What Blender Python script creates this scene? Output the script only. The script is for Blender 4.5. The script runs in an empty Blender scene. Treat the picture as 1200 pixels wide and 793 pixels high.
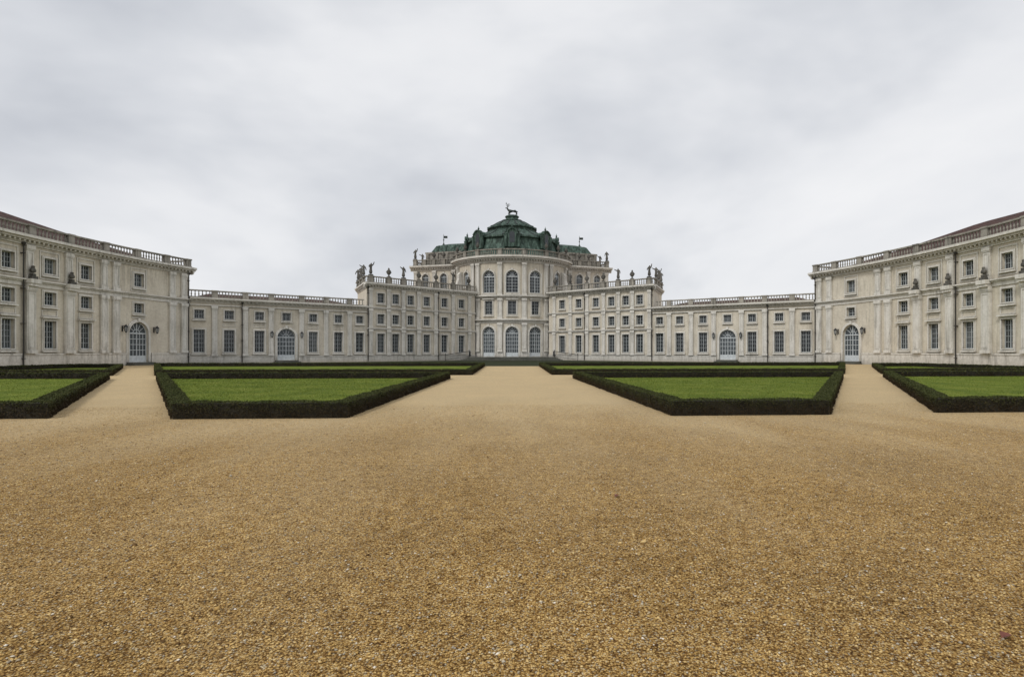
import bpy, math, random
import numpy as np
from mathutils import Vector
random.seed(4); rng = np.random.default_rng(7)
PI = math.pi
col = bpy.context.scene.collection
ORD = ['first','second','third','fourth','fifth','sixth','seventh','eighth','ninth','tenth','eleventh','twelfth']

# ------------------------------------------------------------------ materials
def newmat(name):
    m = bpy.data.materials.new(name); m.use_nodes = True
    nt = m.node_tree; b = nt.nodes['Principled BSDF']
    return m, nt, b
def N(nt, t, **k):
    n = nt.nodes.new(t)
    for a, v in k.items(): setattr(n, a, v)
    return n
def ramp(nt, stops):
    r = N(nt, 'ShaderNodeValToRGB'); e = r.color_ramp.elements
    while len(e) < len(stops): e.new(0.5)
    for i, (p, c) in enumerate(stops):
        e[i].position = p; e[i].color = (c[0], c[1], c[2], 1)
    return r
def noise(nt, vec, scale, detail=4, rough=0.55):
    n = N(nt, 'ShaderNodeTexNoise'); n.inputs['Scale'].default_value = scale
    n.inputs['Detail'].default_value = detail; n.inputs['Roughness'].default_value = rough
    nt.links.new(vec, n.inputs['Vector']); return n
def mixc(nt, fac, a, b, mode='MIX'):
    m = N(nt, 'ShaderNodeMix', data_type='RGBA', blend_type=mode)
    for s, v in ((m.inputs[0], fac), (m.inputs[6], a), (m.inputs[7], b)):
        if isinstance(v, bpy.types.NodeSocket): nt.links.new(v, s)
        elif isinstance(v, (int, float)): s.default_value = v
        else: s.default_value = (v[0], v[1], v[2], 1)
    return m.outputs[2]
def position(nt):
    return N(nt, 'ShaderNodeNewGeometry').outputs['Position']
def mapped(nt, vec, sc):
    m = N(nt, 'ShaderNodeMapping'); m.inputs['Scale'].default_value = sc
    nt.links.new(vec, m.inputs['Vector']); return m.outputs[0]
def bump(nt, b, h, st, dist):
    bp = N(nt, 'ShaderNodeBump'); bp.inputs['Strength'].default_value = st; bp.inputs['Distance'].default_value = dist
    nt.links.new(h, bp.inputs['Height']); nt.links.new(bp.outputs[0], b.inputs['Normal'])
def mth(nt, op, a, b_=None, c=None):
    n = N(nt, 'ShaderNodeMath', operation=op)
    for i, v in enumerate((a, b_, c)):
        if v is None: continue
        if isinstance(v, (int, float)): n.inputs[i].default_value = v
        else: nt.links.new(v, n.inputs[i])
    return n.outputs[0]

def stone(name, c0, c1, dirt_and_recess, dirt_amt, rough=0.85, damp=True, high=0.3):
    m, nt, b = newmat(name); P = position(nt)
    n1 = noise(nt, P, 0.55, 6, 0.62)
    r1 = ramp(nt, [(0.33, c1), (0.62, c0)]); nt.links.new(n1.outputs[0], r1.inputs[0])
    st = noise(nt, mapped(nt, P, (2.6, 2.6, 0.30)), 1.0, 6, 0.65)
    r2 = ramp(nt, [(0.48, (0, 0, 0)), (0.68, (1, 1, 1))]); nt.links.new(st.outputs[0], r2.inputs[0])
    big = noise(nt, P, 0.22, 4, 0.55); rb = ramp(nt, [(0.40, (0.12,)*3), (0.60, (1, 1, 1))]); nt.links.new(big.outputs[0], rb.inputs[0])
    f = mth(nt, 'MULTIPLY', mth(nt, 'MULTIPLY', r2.outputs[0], rb.outputs[0]), dirt_amt)
    c = mixc(nt, f, r1.outputs[0], dirt_and_recess)
    n3 = noise(nt, P, 4.0, 5, 0.7)
    r3 = ramp(nt, [(0.3, (0.84, 0.83, 0.81)), (0.6, (1, 1, 1))]); nt.links.new(n3.outputs[0], r3.inputs[0])
    c = mixc(nt, 1.0, c, r3.outputs[0], 'MULTIPLY')
    sx = N(nt, 'ShaderNodeSeparateXYZ'); nt.links.new(P, sx.inputs[0])
    if damp:
        ad = mth(nt, 'MULTIPLY_ADD', n3.outputs[0], 1.6, sx.outputs[2])
        mr = N(nt, 'ShaderNodeMapRange'); mr.inputs[1].default_value = 0.7; mr.inputs[2].default_value = 2.4
        mr.inputs[3].default_value = 0.5; mr.inputs[4].default_value = 0.0
        nt.links.new(ad, mr.inputs[0])
        c = mixc(nt, mr.outputs[0], c, dirt_and_recess)
    # more weathering on the exposed upper storeys
    mh = N(nt, 'ShaderNodeMapRange'); mh.inputs[1].default_value = 10.5; mh.inputs[2].default_value = 17.0
    mh.inputs[3].default_value = 0.0; mh.inputs[4].default_value = high*2; nt.links.new(sx.outputs[2], mh.inputs[0])
    c = mixc(nt, mth(nt, 'MULTIPLY', mh.outputs[0], st.outputs[0]), c, dirt_and_recess)
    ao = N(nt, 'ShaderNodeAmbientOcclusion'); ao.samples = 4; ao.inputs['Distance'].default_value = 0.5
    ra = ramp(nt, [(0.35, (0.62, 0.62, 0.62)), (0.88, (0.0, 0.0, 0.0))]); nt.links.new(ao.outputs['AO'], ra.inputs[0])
    c = mixc(nt, ra.outputs[0], c, dirt_and_recess)  # mixes corners and recesses darker, driven by the AO node
    nt.links.new(c, b.inputs['Base Color']); b.inputs['Roughness'].default_value = rough
    b.inputs['Specular IOR Level'].default_value = 0.2
    bump(nt, b, n3.outputs[0], 0.25, 0.02)
    return m

def simple(name, c, rough=0.6, metal=0.0, var=0.15, sc=3.0):
    m, nt, b = newmat(name); P = position(nt)
    n = noise(nt, P, sc, 4)
    r = ramp(nt, [(0.3, [x*(1-var) for x in c]), (0.7, [min(1, x*(1+var)) for x in c])])
    nt.links.new(n.outputs[0], r.inputs[0]); nt.links.new(r.outputs[0], b.inputs['Base Color'])
    b.inputs['Roughness'].default_value = rough; b.inputs['Metallic'].default_value = metal
    return m

M = {}
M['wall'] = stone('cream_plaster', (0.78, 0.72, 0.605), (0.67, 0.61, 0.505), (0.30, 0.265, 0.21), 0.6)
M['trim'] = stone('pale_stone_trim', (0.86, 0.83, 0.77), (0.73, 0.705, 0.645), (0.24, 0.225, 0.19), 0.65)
M['parapet'] = stone('weathered_parapet_stone', (0.47, 0.44, 0.385), (0.28, 0.265, 0.23), (0.085, 0.08, 0.07), 0.95, damp=False)
M['statue'] = stone('grey_statue_stone', (0.20, 0.19, 0.17), (0.10, 0.095, 0.085), (0.04, 0.04, 0.035), 0.8, damp=False)
M['frame'] = simple('painted_window_wood', (0.42, 0.45, 0.46), 0.55)
M['doorframe'] = simple('painted_door_wood', (0.60, 0.64, 0.66), 0.5)
M['iron'] = simple('dark_iron', (0.03, 0.03, 0.032), 0.45, 0.4)
M['pipe'] = simple('dark_downpipe_metal', (0.05, 0.045, 0.042), 0.5, 0.3)
M['bronze'] = simple('dark_green_bronze', (0.024, 0.034, 0.029), 0.5, 0.4)
M['step'] = stone('grey_step_stone', (0.17, 0.17, 0.15), (0.10, 0.10, 0.085), (0.04, 0.042, 0.034), 0.6, damp=False)
M['lampglass'] = simple('lantern_glass', (0.35, 0.36, 0.36), 0.15)

def glassmat(name, stops, mixd):
    m, nt, b = newmat(name)
    oi = N(nt, 'ShaderNodeObjectInfo')
    r = ramp(nt, stops)
    nt.links.new(oi.outputs['Random'], r.inputs[0])
    P = position(nt); n = noise(nt, P, 1.3, 3)
    c = mixc(nt, n.outputs[0], r.outputs[0], mixd)
    nt.links.new(c, b.inputs['Base Color']); b.inputs['Roughness'].default_value = 0.10
    b.inputs['Specular IOR Level'].default_value = 0.45
    bump(nt, b, noise(nt, P, 2.2, 2).outputs[0], 0.14, 0.02)
    M[name] = m
glassmat('glass', [(0.0, (0.010, 0.013, 0.016)), (0.6, (0.028, 0.035, 0.040)), (0.82, (0.065, 0.076, 0.083)), (1.0, (0.16, 0.175, 0.175))], (0.015, 0.019, 0.023))
glassmat('door_glass', [(0.0, (0.07, 0.085, 0.095)), (1.0, (0.15, 0.17, 0.18))], (0.05, 0.062, 0.072))

m, nt, b = newmat('green_copper_sheet'); P = position(nt)
n1 = noise(nt, mapped(nt, P, (1.7, 1.7, 0.5)), 1.4, 7, 0.72)
r = ramp(nt, [(0.32, (0.010, 0.016, 0.013)), (0.48, (0.038, 0.064, 0.050)), (0.60, (0.09, 0.14, 0.115)), (0.72, (0.19, 0.27, 0.22))])
nt.links.new(n1.outputs[0], r.inputs[0]); nt.links.new(r.outputs[0], b.inputs['Base Color'])
b.inputs['Roughness'].default_value = 0.7
b.inputs['Specular IOR Level'].default_value = 0.25
bump(nt, b, n1.outputs[0], 0.4, 0.06)
M['copper'] = m

m, nt, b = newmat('terracotta_roof_tiles'); P = position(nt)
n1 = noise(nt, P, 2.5, 6, 0.7)
r = ramp(nt, [(0.3, (0.028, 0.016, 0.014)), (0.55, (0.070, 0.032, 0.025)), (0.75, (0.11, 0.055, 0.042))])
nt.links.new(n1.outputs[0], r.inputs[0]); nt.links.new(r.outputs[0], b.inputs['Base Color']); b.inputs['Roughness'].default_value = 0.9
w = N(nt, 'ShaderNodeTexWave'); w.bands_direction = 'Y'; w.inputs['Scale'].default_value = 1.6; nt.links.new(P, w.inputs['Vector'])
bump(nt, b, w.outputs[1], 0.6, 0.06)
M['tile'] = m

def far_sheen(nt, P):  # gravel pales with distance: grazing sheen painted into its colour, broken up by noise
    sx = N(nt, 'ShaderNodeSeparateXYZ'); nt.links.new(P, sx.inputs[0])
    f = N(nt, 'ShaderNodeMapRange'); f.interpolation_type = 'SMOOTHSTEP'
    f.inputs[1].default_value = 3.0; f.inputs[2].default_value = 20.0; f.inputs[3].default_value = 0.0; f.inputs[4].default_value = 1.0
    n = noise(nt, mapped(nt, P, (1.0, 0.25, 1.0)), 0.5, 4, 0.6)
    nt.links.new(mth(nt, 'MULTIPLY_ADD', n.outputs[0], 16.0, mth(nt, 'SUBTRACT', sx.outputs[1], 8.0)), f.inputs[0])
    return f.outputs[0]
SHEEN = (0.66, 0.535, 0.335)  # pale colour of the painted grazing sheen
m, nt, b = newmat('golden_gravel'); P = position(nt)
v1 = N(nt, 'ShaderNodeTexVoronoi'); v1.inputs['Scale'].default_value = 88; nt.links.new(P, v1.inputs['Vector'])
sc = N(nt, 'ShaderNodeSeparateColor'); nt.links.new(v1.outputs['Color'], sc.inputs[0])
r1 = ramp(nt, [(0.0, (0.15, 0.085, 0.032)), (0.25, (0.42, 0.265, 0.095)), (0.55, (0.60, 0.415, 0.165)), (0.82, (0.72, 0.55, 0.27)), (0.93, (0.42, 0.37, 0.29)), (1.0, (0.80, 0.72, 0.54))])
nt.links.new(sc.outputs[0], r1.inputs[0])
r2 = ramp(nt, [(0.0, (1, 1, 1)), (0.45, (0.85, 0.81, 0.74)), (0.72, (0.27, 0.21, 0.15))])
nt.links.new(v1.outputs['Distance'], r2.inputs[0])
c = mixc(nt, 1.0, r1.outputs[0], r2.outputs[0], 'MULTIPLY')
n1 = noise(nt, P, 0.45, 5, 0.6)
r3 = ramp(nt, [(0.3, (0.78, 0.75, 0.70)), (0.65, (1.12, 1.11, 1.08))]); nt.links.new(n1.outputs[0], r3.inputs[0])
c = mixc(nt, 1.0, c, r3.outputs[0], 'MULTIPLY')
n2 = noise(nt, P, 7.0, 4, 0.7)
r4 = ramp(nt, [(0.32, (0.68, 0.63, 0.55)), (0.6, (1.06, 1.05, 1.03))]); nt.links.new(n2.outputs[0], r4.inputs[0])
c = mixc(nt, 1.0, c, r4.outputs[0], 'MULTIPLY')
c = mixc(nt, mth(nt, 'MULTIPLY', far_sheen(nt, P), 0.55), c, SHEEN)
nt.links.new(c, b.inputs['Base Color']); b.inputs['Roughness'].default_value = 0.95
b.inputs['Specular IOR Level'].default_value = 0.12
bump(nt, b, mth(nt, 'SUBTRACT', 1.0, v1.outputs['Distance']), 0.85, 0.010)
M['gravel'] = m

m, nt, b = newmat('gravel_stones')
g = N(nt, 'ShaderNodeNewGeometry')
r = ramp(nt, [(0.0, (0.09, 0.048, 0.02)), (0.16, (0.34, 0.20, 0.07)), (0.5, (0.58, 0.395, 0.15)), (0.84, (0.72, 0.55, 0.275)), (0.91, (0.34, 0.31, 0.26)), (0.975, (0.62, 0.56, 0.44)), (1.0, (0.82, 0.77, 0.68))])
nt.links.new(g.outputs['Random Per Island'], r.inputs[0])
n2 = noise(nt, g.outputs['Position'], 7.0, 4, 0.7)
r4 = ramp(nt, [(0.32, (0.68, 0.63, 0.55)), (0.6, (1.06, 1.05, 1.03))]); nt.links.new(n2.outputs[0], r4.inputs[0])
c = mixc(nt, 1.0, r.outputs[0], r4.outputs[0], 'MULTIPLY')
c = mixc(nt, mth(nt, 'MULTIPLY', far_sheen(nt, g.outputs['Position']), 0.55), c, SHEEN)
nt.links.new(c, b.inputs['Base Color']); b.inputs['Roughness'].default_value = 0.95
b.inputs['Specular IOR Level'].default_value = 0.12
M['pebble'] = m

m, nt, b = newmat('dark_cobbles'); P = position(nt)
v = N(nt, 'ShaderNodeTexVoronoi'); v.inputs['Scale'].default_value = 7; nt.links.new(P, v.inputs['Vector'])
r = ramp(nt, [(0.2, (0.065, 0.062, 0.05)), (0.7, (0.022, 0.025, 0.015))]); nt.links.new(v.outputs['Distance'], r.inputs[0])
c = mixc(nt, noise(nt, P, 0.6, 4).outputs[0], r.outputs[0], (0.035, 0.045, 0.02))
nt.links.new(c, b.inputs['Base Color']); b.inputs['Roughness'].default_value = 1.0
b.inputs['Specular IOR Level'].default_value = 0.05
M['cobble'] = m

def leafmat(name, stops, sc=0.9, low=None, high=None):
    m, nt, b = newmat(name); g = N(nt, 'ShaderNodeNewGeometry')
    r = ramp(nt, stops)
    n = noise(nt, g.outputs['Position'], sc, 4, 0.65)
    a = mth(nt, 'MULTIPLY_ADD', g.outputs['Random Per Island'], 0.45, mth(nt, 'MULTIPLY', n.outputs[0], 0.6))
    nt.links.new(a, r.inputs[0]); c = r.outputs[0]
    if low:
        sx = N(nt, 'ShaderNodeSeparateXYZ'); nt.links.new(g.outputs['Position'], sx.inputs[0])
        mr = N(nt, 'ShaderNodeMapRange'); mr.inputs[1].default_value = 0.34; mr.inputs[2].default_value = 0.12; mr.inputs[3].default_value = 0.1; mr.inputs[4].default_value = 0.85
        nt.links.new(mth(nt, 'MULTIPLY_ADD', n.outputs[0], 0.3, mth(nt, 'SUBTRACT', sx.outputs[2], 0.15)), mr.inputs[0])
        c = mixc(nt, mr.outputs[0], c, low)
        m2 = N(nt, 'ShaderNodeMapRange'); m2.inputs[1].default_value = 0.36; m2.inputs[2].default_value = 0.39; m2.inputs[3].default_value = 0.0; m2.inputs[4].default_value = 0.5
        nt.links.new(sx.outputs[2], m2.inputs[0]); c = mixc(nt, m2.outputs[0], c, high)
    nt.links.new(c, b.inputs['Base Color']); b.inputs['Roughness'].default_value = 0.75
    b.inputs['Specular IOR Level'].default_value = 0.15
    return m
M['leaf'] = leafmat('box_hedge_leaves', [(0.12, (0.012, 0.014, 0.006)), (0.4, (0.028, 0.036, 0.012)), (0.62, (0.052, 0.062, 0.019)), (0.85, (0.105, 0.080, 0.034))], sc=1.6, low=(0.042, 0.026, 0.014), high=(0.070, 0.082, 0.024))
M['hedgecore'] = simple('hedge_inner_twigs', (0.018, 0.015, 0.008), 0.95, 0, 0.4, 8)
M['blade'] = leafmat('lawn_blades', [(0.1, (0.055, 0.078, 0.012)), (0.42, (0.105, 0.150, 0.020)), (0.62, (0.17, 0.215, 0.034)), (0.85, (0.27, 0.26, 0.08))], 0.7)
m, nt, b = newmat('lawn_soil_green'); P = position(nt)
n1 = noise(nt, P, 0.6, 6, 0.65); n2 = noise(nt, P, 40, 4, 0.7)
r = ramp(nt, [(0.3, (0.07, 0.105, 0.014)), (0.48, (0.115, 0.155, 0.02)), (0.62, (0.165, 0.20, 0.032)), (0.75, (0.21, 0.205, 0.055))]); nt.links.new(n1.outputs[0], r.inputs[0])
r5 = ramp(nt, [(0.3, (0.6, 0.6, 0.6)), (0.65, (1.15, 1.15, 1.05))]); nt.links.new(n2.outputs[0], r5.inputs[0])
c = mixc(nt, 1.0, r.outputs[0], r5.outputs[0], 'MULTIPLY'); nt.links.new(c, b.inputs['Base Color']); b.inputs['Roughness'].default_value = 0.95
b.inputs['Specular IOR Level'].default_value = 0.1
bump(nt, b, n2.outputs[0], 0.6, 0.03)
M['lawn'] = m
M['dryleaf'] = simple('dry_brown_leaf', (0.16, 0.045, 0.025), 0.7, 0, 0.3, 30)

# ------------------------------------------------------------------ mesh helpers
def link(o, parent=None):
    col.objects.link(o)
    if parent is not None: o.parent = parent
    return o
class MB:
    def __init__(s): s.v = []; s.f = []
    def quad(s, *p):
        i = len(s.v); s.v += [tuple(q) for q in p]; s.f.append(tuple(range(i, i+len(p))))
    def box(s, x0, x1, y0, y1, z0, z1):
        i = len(s.v)
        s.v += [(x, y, z) for z in (z0, z1) for (x, y) in ((x0, y0), (x1, y0), (x1, y1), (x0, y1))]
        s.f += [tuple(i+k for k in f) for f in ((3,2,1,0),(4,5,6,7),(0,1,5,4),(1,2,6,5),(2,3,7,6),(3,0,4,7))]
    def lathe(s, cx, cy, z, prof, n=8, rot=0.0):
        i = len(s.v)
        for (r, h) in prof:
            for k in range(n):
                a = rot + 2*PI*k/n; s.v.append((cx+r*math.cos(a), cy+r*math.sin(a), z+h))
        for j in range(len(prof)-1):
            for k in range(n):
                a = i+j*n+k; b_ = i+j*n+(k+1) % n
                s.f.append((a, b_, b_+n, a+n))
        s.f.append(tuple(i+k for k in range(n))[::-1]); t = i+(len(prof)-1)*n
        s.f.append(tuple(t+k for k in range(n)))
    def tube(s, p, q, r, n=6, r2=None):
        p = Vector(p); q = Vector(q); d = (q-p).normalized(); u = d.orthogonal().normalized(); w = d.cross(u)
        i = len(s.v); r2 = r if r2 is None else r2
        for (c_, rr) in ((p, r), (q, r2)):
            for k in range(n):
                a = 2*PI*k/n; s.v.append(tuple(c_+rr*(math.cos(a)*u+math.sin(a)*w)))
        for k in range(n): s.f.append((i+k, i+(k+1) % n, i+n+(k+1) % n, i+n+k))
        s.f.append(tuple(i+k for k in range(n))[::-1]); s.f.append(tuple(i+n+k for k in range(n)))
    def build(s, name, mat, parent=None, smooth=False):
        me = bpy.data.meshes.new(name); me.from_pydata(s.v, [], s.f); me.materials.append(M[mat] if isinstance(mat, str) else mat)
        if smooth: me.polygons.foreach_set('use_smooth', [True]*len(me.polygons))
        me.update()
        return link(bpy.data.objects.new(name, me), parent)
def tag(o, label, cat, group=None, kind=None):
    if label: o['label'] = label
    if cat: o['category'] = cat
    if group: o['group'] = group
    if kind: o['kind'] = kind
    return o
def empty(name, loc, label, cat, group=None, rz=0):
    o = bpy.data.objects.new(name, None); o.location = loc; o.rotation_euler = (0, 0, rz); link(o)
    return tag(o, label, cat, group)
def rootthing(name, label, cat, group=None):
    return empty(name, (0, 0, 0), label, cat, group)

class Line:
    sub = 1e9
    def __init__(s, p0, p1, sg=1):
        s.p0 = Vector(p0); d = Vector(p1)-s.p0; s.L = d.length; s.t = d/s.L; s.n = Vector((s.t.y, -s.t.x)); s.sg = sg
    def at(s, q, d, z):
        p = s.p0+s.t*q+s.n*d; return (s.sg*p.x, p.y, z)
    def yaw(s, q):
        return math.atan2(s.n.y, s.sg*s.n.x)+PI/2
class Arc:
    sub = 1.3
    def __init__(s, c, R, a0, k, L, sg=1):
        s.c = c; s.R = R; s.a0 = a0; s.k = k; s.L = L; s.sg = sg
    def at(s, q, d, z):
        a = s.a0+q/s.R; r = s.R+s.k*d
        return (s.sg*(s.c[0]+r*math.cos(a)), s.c[1]+r*math.sin(a), z)
    def yaw(s, q):
        a = s.a0+q/s.R; return math.atan2(s.k*math.sin(a), s.sg*s.k*math.cos(a))+PI/2
def steps(mp, a, b_, mx=None):
    n = max(1, int(math.ceil((b_-a)/(mx or mp.sub)-1e-6))); return [a+(b_-a)*i/n for i in range(n+1)]
def mbox(mb, mp, s0, s1, d0, d1, z0, z1):
    ss = steps(mp, s0, s1); i = len(mb.v)
    for q in ss: mb.v += [mp.at(q, d0, z0), mp.at(q, d1, z0), mp.at(q, d1, z1), mp.at(q, d0, z1)]
    for j in range(len(ss)-1):
        for k in range(4):
            a = i+j*4+k; b_ = i+j*4+(k+1) % 4; mb.f.append((a, a+4, b_+4, b_))
    mb.f.append((i, i+1, i+2, i+3)); e = i+4*(len(ss)-1); mb.f.append((e+3, e+2, e+1, e))
def strip(mb, mp, s0, s1, d0, d1, z0, z1, gaps=()):
    cur = s0
    for (a, b_) in sorted(gaps):
        if b_ <= s0 or a >= s1: continue
        if a > cur: mbox(mb, mp, cur, a, d0, d1, z0, z1)
        cur = b_
    if cur < s1: mbox(mb, mp, cur, s1, d0, d1, z0, z1)
def wall(mb, mp, s0, s1, z0, z1, ops, rec=0.36):
    S = set(steps(mp, s0, s1)); Z = {z0, z1}
    for (q, w, a, b_, arch) in ops:
        S |= {q-w/2, q+w/2}; Z |= {a, b_}
    S = sorted(x for x in S if s0-1e-6 <= x <= s1+1e-6); Z = sorted(Z)
    for i in range(len(S)-1):
        for j in range(len(Z)-1):
            if S[i+1]-S[i] < 1e-5 or Z[j+1]-Z[j] < 1e-5: continue
            cs = (S[i]+S[i+1])/2; cz = (Z[j]+Z[j+1])/2
            if any(abs(cs-q) < w/2 and a < cz < b_ for (q, w, a, b_, arch) in ops): continue
            mb.quad(mp.at(S[i], 0, Z[j]), mp.at(S[i+1], 0, Z[j]), mp.at(S[i+1], 0, Z[j+1]), mp.at(S[i], 0, Z[j+1]))
    for (q, w, a, b_, arch) in ops:
        pts = outline(q, w, a, b_, arch)
        for k in range(len(pts)):
            p = pts[k]; r_ = pts[(k+1) % len(pts)]
            mb.quad(mp.at(p[0], 0, p[1]), mp.at(r_[0], 0, r_[1]), mp.at(r_[0], -rec, r_[1]), mp.at(p[0], -rec, p[1]))
        if arch:
            ar = [(q+w/2*math.cos(t), b_-w/2+w/2*math.sin(t)) for t in [PI*i/10 for i in range(11)]]
            for k in range(10):
                p, r_ = ar[k], ar[k+1]
                mb.quad(mp.at(p[0], 0, p[1]), mp.at(p[0], 0, b_), mp.at(r_[0], 0, b_), mp.at(r_[0], 0, r_[1]))
def outline(q, w, a, b_, arch, g=0.0):
    w2 = w/2+g
    if not arch: return [(q-w2, a-g), (q+w2, a-g), (q+w2, b_+g), (q-w2, b_+g)]
    zc = b_-w/2
    return [(q-w2, a-g), (q+w2, a-g)]+[(q+w2*math.cos(t), zc+w2*math.sin(t)) for t in [PI*i/10 for i in range(11)]]
def ring(mb, mp, q, w, a, b_, arch, g0, g1, d0, d1, bottom=True):
    A = outline(q, w, a, b_, arch, g0); B = outline(q, w, a, b_, arch, g1); n = len(A)
    if not bottom:
        A[0] = (A[0][0], a); A[1] = (A[1][0], a); B[0] = (B[0][0], a); B[1] = (B[1][0], a)
    for k in range(n):
        if k == 0 and not bottom: continue
        l = (k+1) % n
        f0, f1, f2, f3 = A[k], A[l], B[l], B[k]
        F = [mp.at(p[0], d1, p[1]) for p in (f0, f1, f2, f3)]; R_ = [mp.at(p[0], d0, p[1]) for p in (f0, f1, f2, f3)]
        mb.quad(*F); mb.quad(R_[0], R_[1], F[1], F[0]); mb.quad(R_[3], R_[2], F[2], F[3])
    if not bottom:
        for k in (0, 1):
            F = [mp.at(p[0], d1, p[1]) for p in (A[k], B[k])]; R_ = [mp.at(p[0], d0, p[1]) for p in (A[k], B[k])]
            mb.quad(F[0], F[1], R_[1], R_[0])
def window(parent, mp, q, w, a, b_, arch=False, rows=4, cols=2, name='window', sur=0.2, hood=False, door=False, mat='frame'):
    fb = MB(); dd0, dd1 = -0.30, -0.22; bw = 0.03 if door else 0.018
    ring(fb, mp, q, w, a, b_, arch, -0.075, 0.0, dd0, dd1)
    top = b_-w/2 if arch else b_
    mbox(fb, mp, q-0.038, q+0.038, dd0, dd1+0.015, a+0.075, (b_-0.075))
    z_low = a+0.09
    if door:
        mbox(fb, mp, q-w/2+0.09, q-0.05, dd0, dd1, a+0.09, a+0.75); mbox(fb, mp, q+0.05, q+w/2-0.09, dd0, dd1, a+0.09, a+0.75); z_low = a+0.75
    for k in range(1, rows):
        z = z_low+(top-z_low)*k/rows
        mbox(fb, mp, q-w/2+0.075, q+w/2-0.075, dd0, dd1-0.03, z-bw, z+bw)
    for k in range(1, cols):
        for sgn in (-1, 1):
            x = q+sgn*(w/2)*k/cols
            mbox(fb, mp, x-bw*0.9, x+bw*0.9, dd0, dd1-0.034, z_low, top)
    if arch:
        mbox(fb, mp, q-w/2+0.075, q+w/2-0.075, dd0, dd1+0.02, top-0.07, top+0.07)
        for t in (PI*0.2, PI*0.36, PI*0.64, PI*0.8):
            p0 = (q+0.35*w/2*math.cos(t), top+0.35*w/2*math.sin(t)); p1 = (q+0.95*w/2*math.cos(t), top+0.95*w/2*math.sin(t))
            fb.tube(mp.at(p0[0], -0.25, p0[1]), mp.at(p1[0], -0.25, p1[1]), 0.03, 4)
        ring(fb, mp, q, w*0.35, top-0.001, top+w*0.35/2, True, -0.03, 0.03, dd0, dd1-0.03, bottom=False)
    fo = fb.build(name, mat, parent)
    pb = MB(); pb.quad(*[mp.at(p[0], -0.285, p[1]) for p in outline(q, w, a, b_, arch)])
    pb.build('pane', 'door_glass' if door else 'glass', fo)
    if sur:
        sb = MB(); ring(sb, mp, q, w, a, b_, arch, 0.0, sur, 0.0, 0.08, bottom=not door)
        ring(sb, mp, q, w, a, b_, arch, 0.0, sur*0.45, 0.0, 0.13, bottom=not door)
        if hood:
            mbox(sb, mp, q-w/2-sur-0.12, q+w/2+sur+0.12, 0.0, 0.32, b_+sur+0.05, b_+sur+0.19)
            mbox(sb, mp, q-w/2-sur, q+w/2+sur, 0.0, 0.16, b_+sur-0.0, b_+sur+0.05)
        if arch:
            mbox(sb, mp, q-0.16, q+0.16, 0.0, 0.18, b_+0.02, b_+sur+0.14)
        sb.build('surround', 'trim', fo)
        if not door:
            lb = MB(); mbox(lb, mp, q-w/2-sur-0.06, q+w/2+sur+0.06, 0.0, 0.24, a-sur-0.12, a-sur+0.003)
            lb.build('sill', 'trim', fo)
    return fo
BAL = [(0.085, 0), (0.085, 0.06), (0.05, 0.10), (0.10, 0.26), (0.085, 0.36), (0.045, 0.56), (0.08, 0.66), (0.08, 0.70)]
def balustrade(parent, mp, s0, s1, zb, H, d, peds, pw=0.7, th=0.32, sp=0.34, pedname='parapet_pedestal', mat='parapet'):
    ps = sorted(peds)
    for q in ps:
        mb = MB(); mbox(mb, mp, q-pw/2, q+pw/2, d-th/2-0.06, d+th/2+0.06, zb, zb+H-0.14)
        mbox(mb, mp, q-pw/2-0.06, q+pw/2+0.06, d-th/2-0.12, d+th/2+0.12, zb+H-0.14, zb+H+0.02)
        mbox(mb, mp, q-pw/2-0.05, q+pw/2+0.05, d-th/2-0.1, d+th/2+0.1, zb-0.002, zb+0.16)
        mb.build(pedname, mat, parent)
    edges = [s0]+[x for q in ps for x in (q-pw/2, q+pw/2)]+[s1]
    for i in range(0, len(edges), 2):
        a, b_ = edges[i], edges[i+1]
        if b_-a < 0.25: continue
        mb = MB()
        mbox(mb, mp, a, b_, d-th/2, d+th/2, zb, zb+0.14)
        mbox(mb, mp, a, b_, d-th/2-0.03, d+th/2+0.03, zb+H-0.16, zb+H)
        n = max(1, int((b_-a)/sp)); k = (H-0.30)/0.70
        for j in range(n):
            p = mp.at(a+(b_-a)*(j+0.5)/n, d, 0)
            mb.lathe(p[0], p[1], zb+0.14, [(r*1.0, h*k) for r, h in BAL], 6)
        mb.build('balustrade', mat, parent)
def cornice(parent, mp, s0, s1, zt, h, proj, name='cornice', dent=True):
    mb = MB()
    mbox(mb, mp, s0, s1, -0.3, proj, zt-h*0.28, zt)
    mbox(mb, mp, s0, s1, 0, proj*0.72, zt-h*0.5, zt-h*0.28)
    mbox(mb, mp, s0, s1, 0, proj*0.28, zt-h*0.82, zt-h*0.5)
    mbox(mb, mp, s0, s1, 0, proj*0.16, zt-h, zt-h*0.82)
    if dent:
        n = int((s1-s0)/0.5)
        for j in range(n):
            q = s0+(s1-s0)*(j+0.5)/n
            mbox(mb, mp, q-0.1, q+0.1, 0.002, proj*0.6, zt-h*0.68, zt-h*0.5)
    mb.build(name, 'trim', parent)
def pilaster(parent, mp, q, w, z0, z1, d=0.14, cap=True, name='pilaster', panel=True):
    mb = MB(); mbox(mb, mp, q-w/2, q+w/2, 0, d, z0, z1)
    if panel: ring(mb, mp, q, w-0.2, z0+0.5, z1-0.62, False, -0.07, 0.0, d, d+0.04)
    if cap:
        mbox(mb, mp, q-w/2-0.07, q+w/2+0.07, 0, d+0.11, z1-0.34, z1-0.002)
        mbox(mb, mp, q-w/2-0.04, q+w/2+0.04, 0, d+0.06, z1-0.46, z1-0.34)
        mbox(mb, mp, q-w/2-0.06, q+w/2+0.06, 0, d+0.08, z0+0.002, z0+0.3)
    mb.build(name, 'trim', parent)
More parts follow.
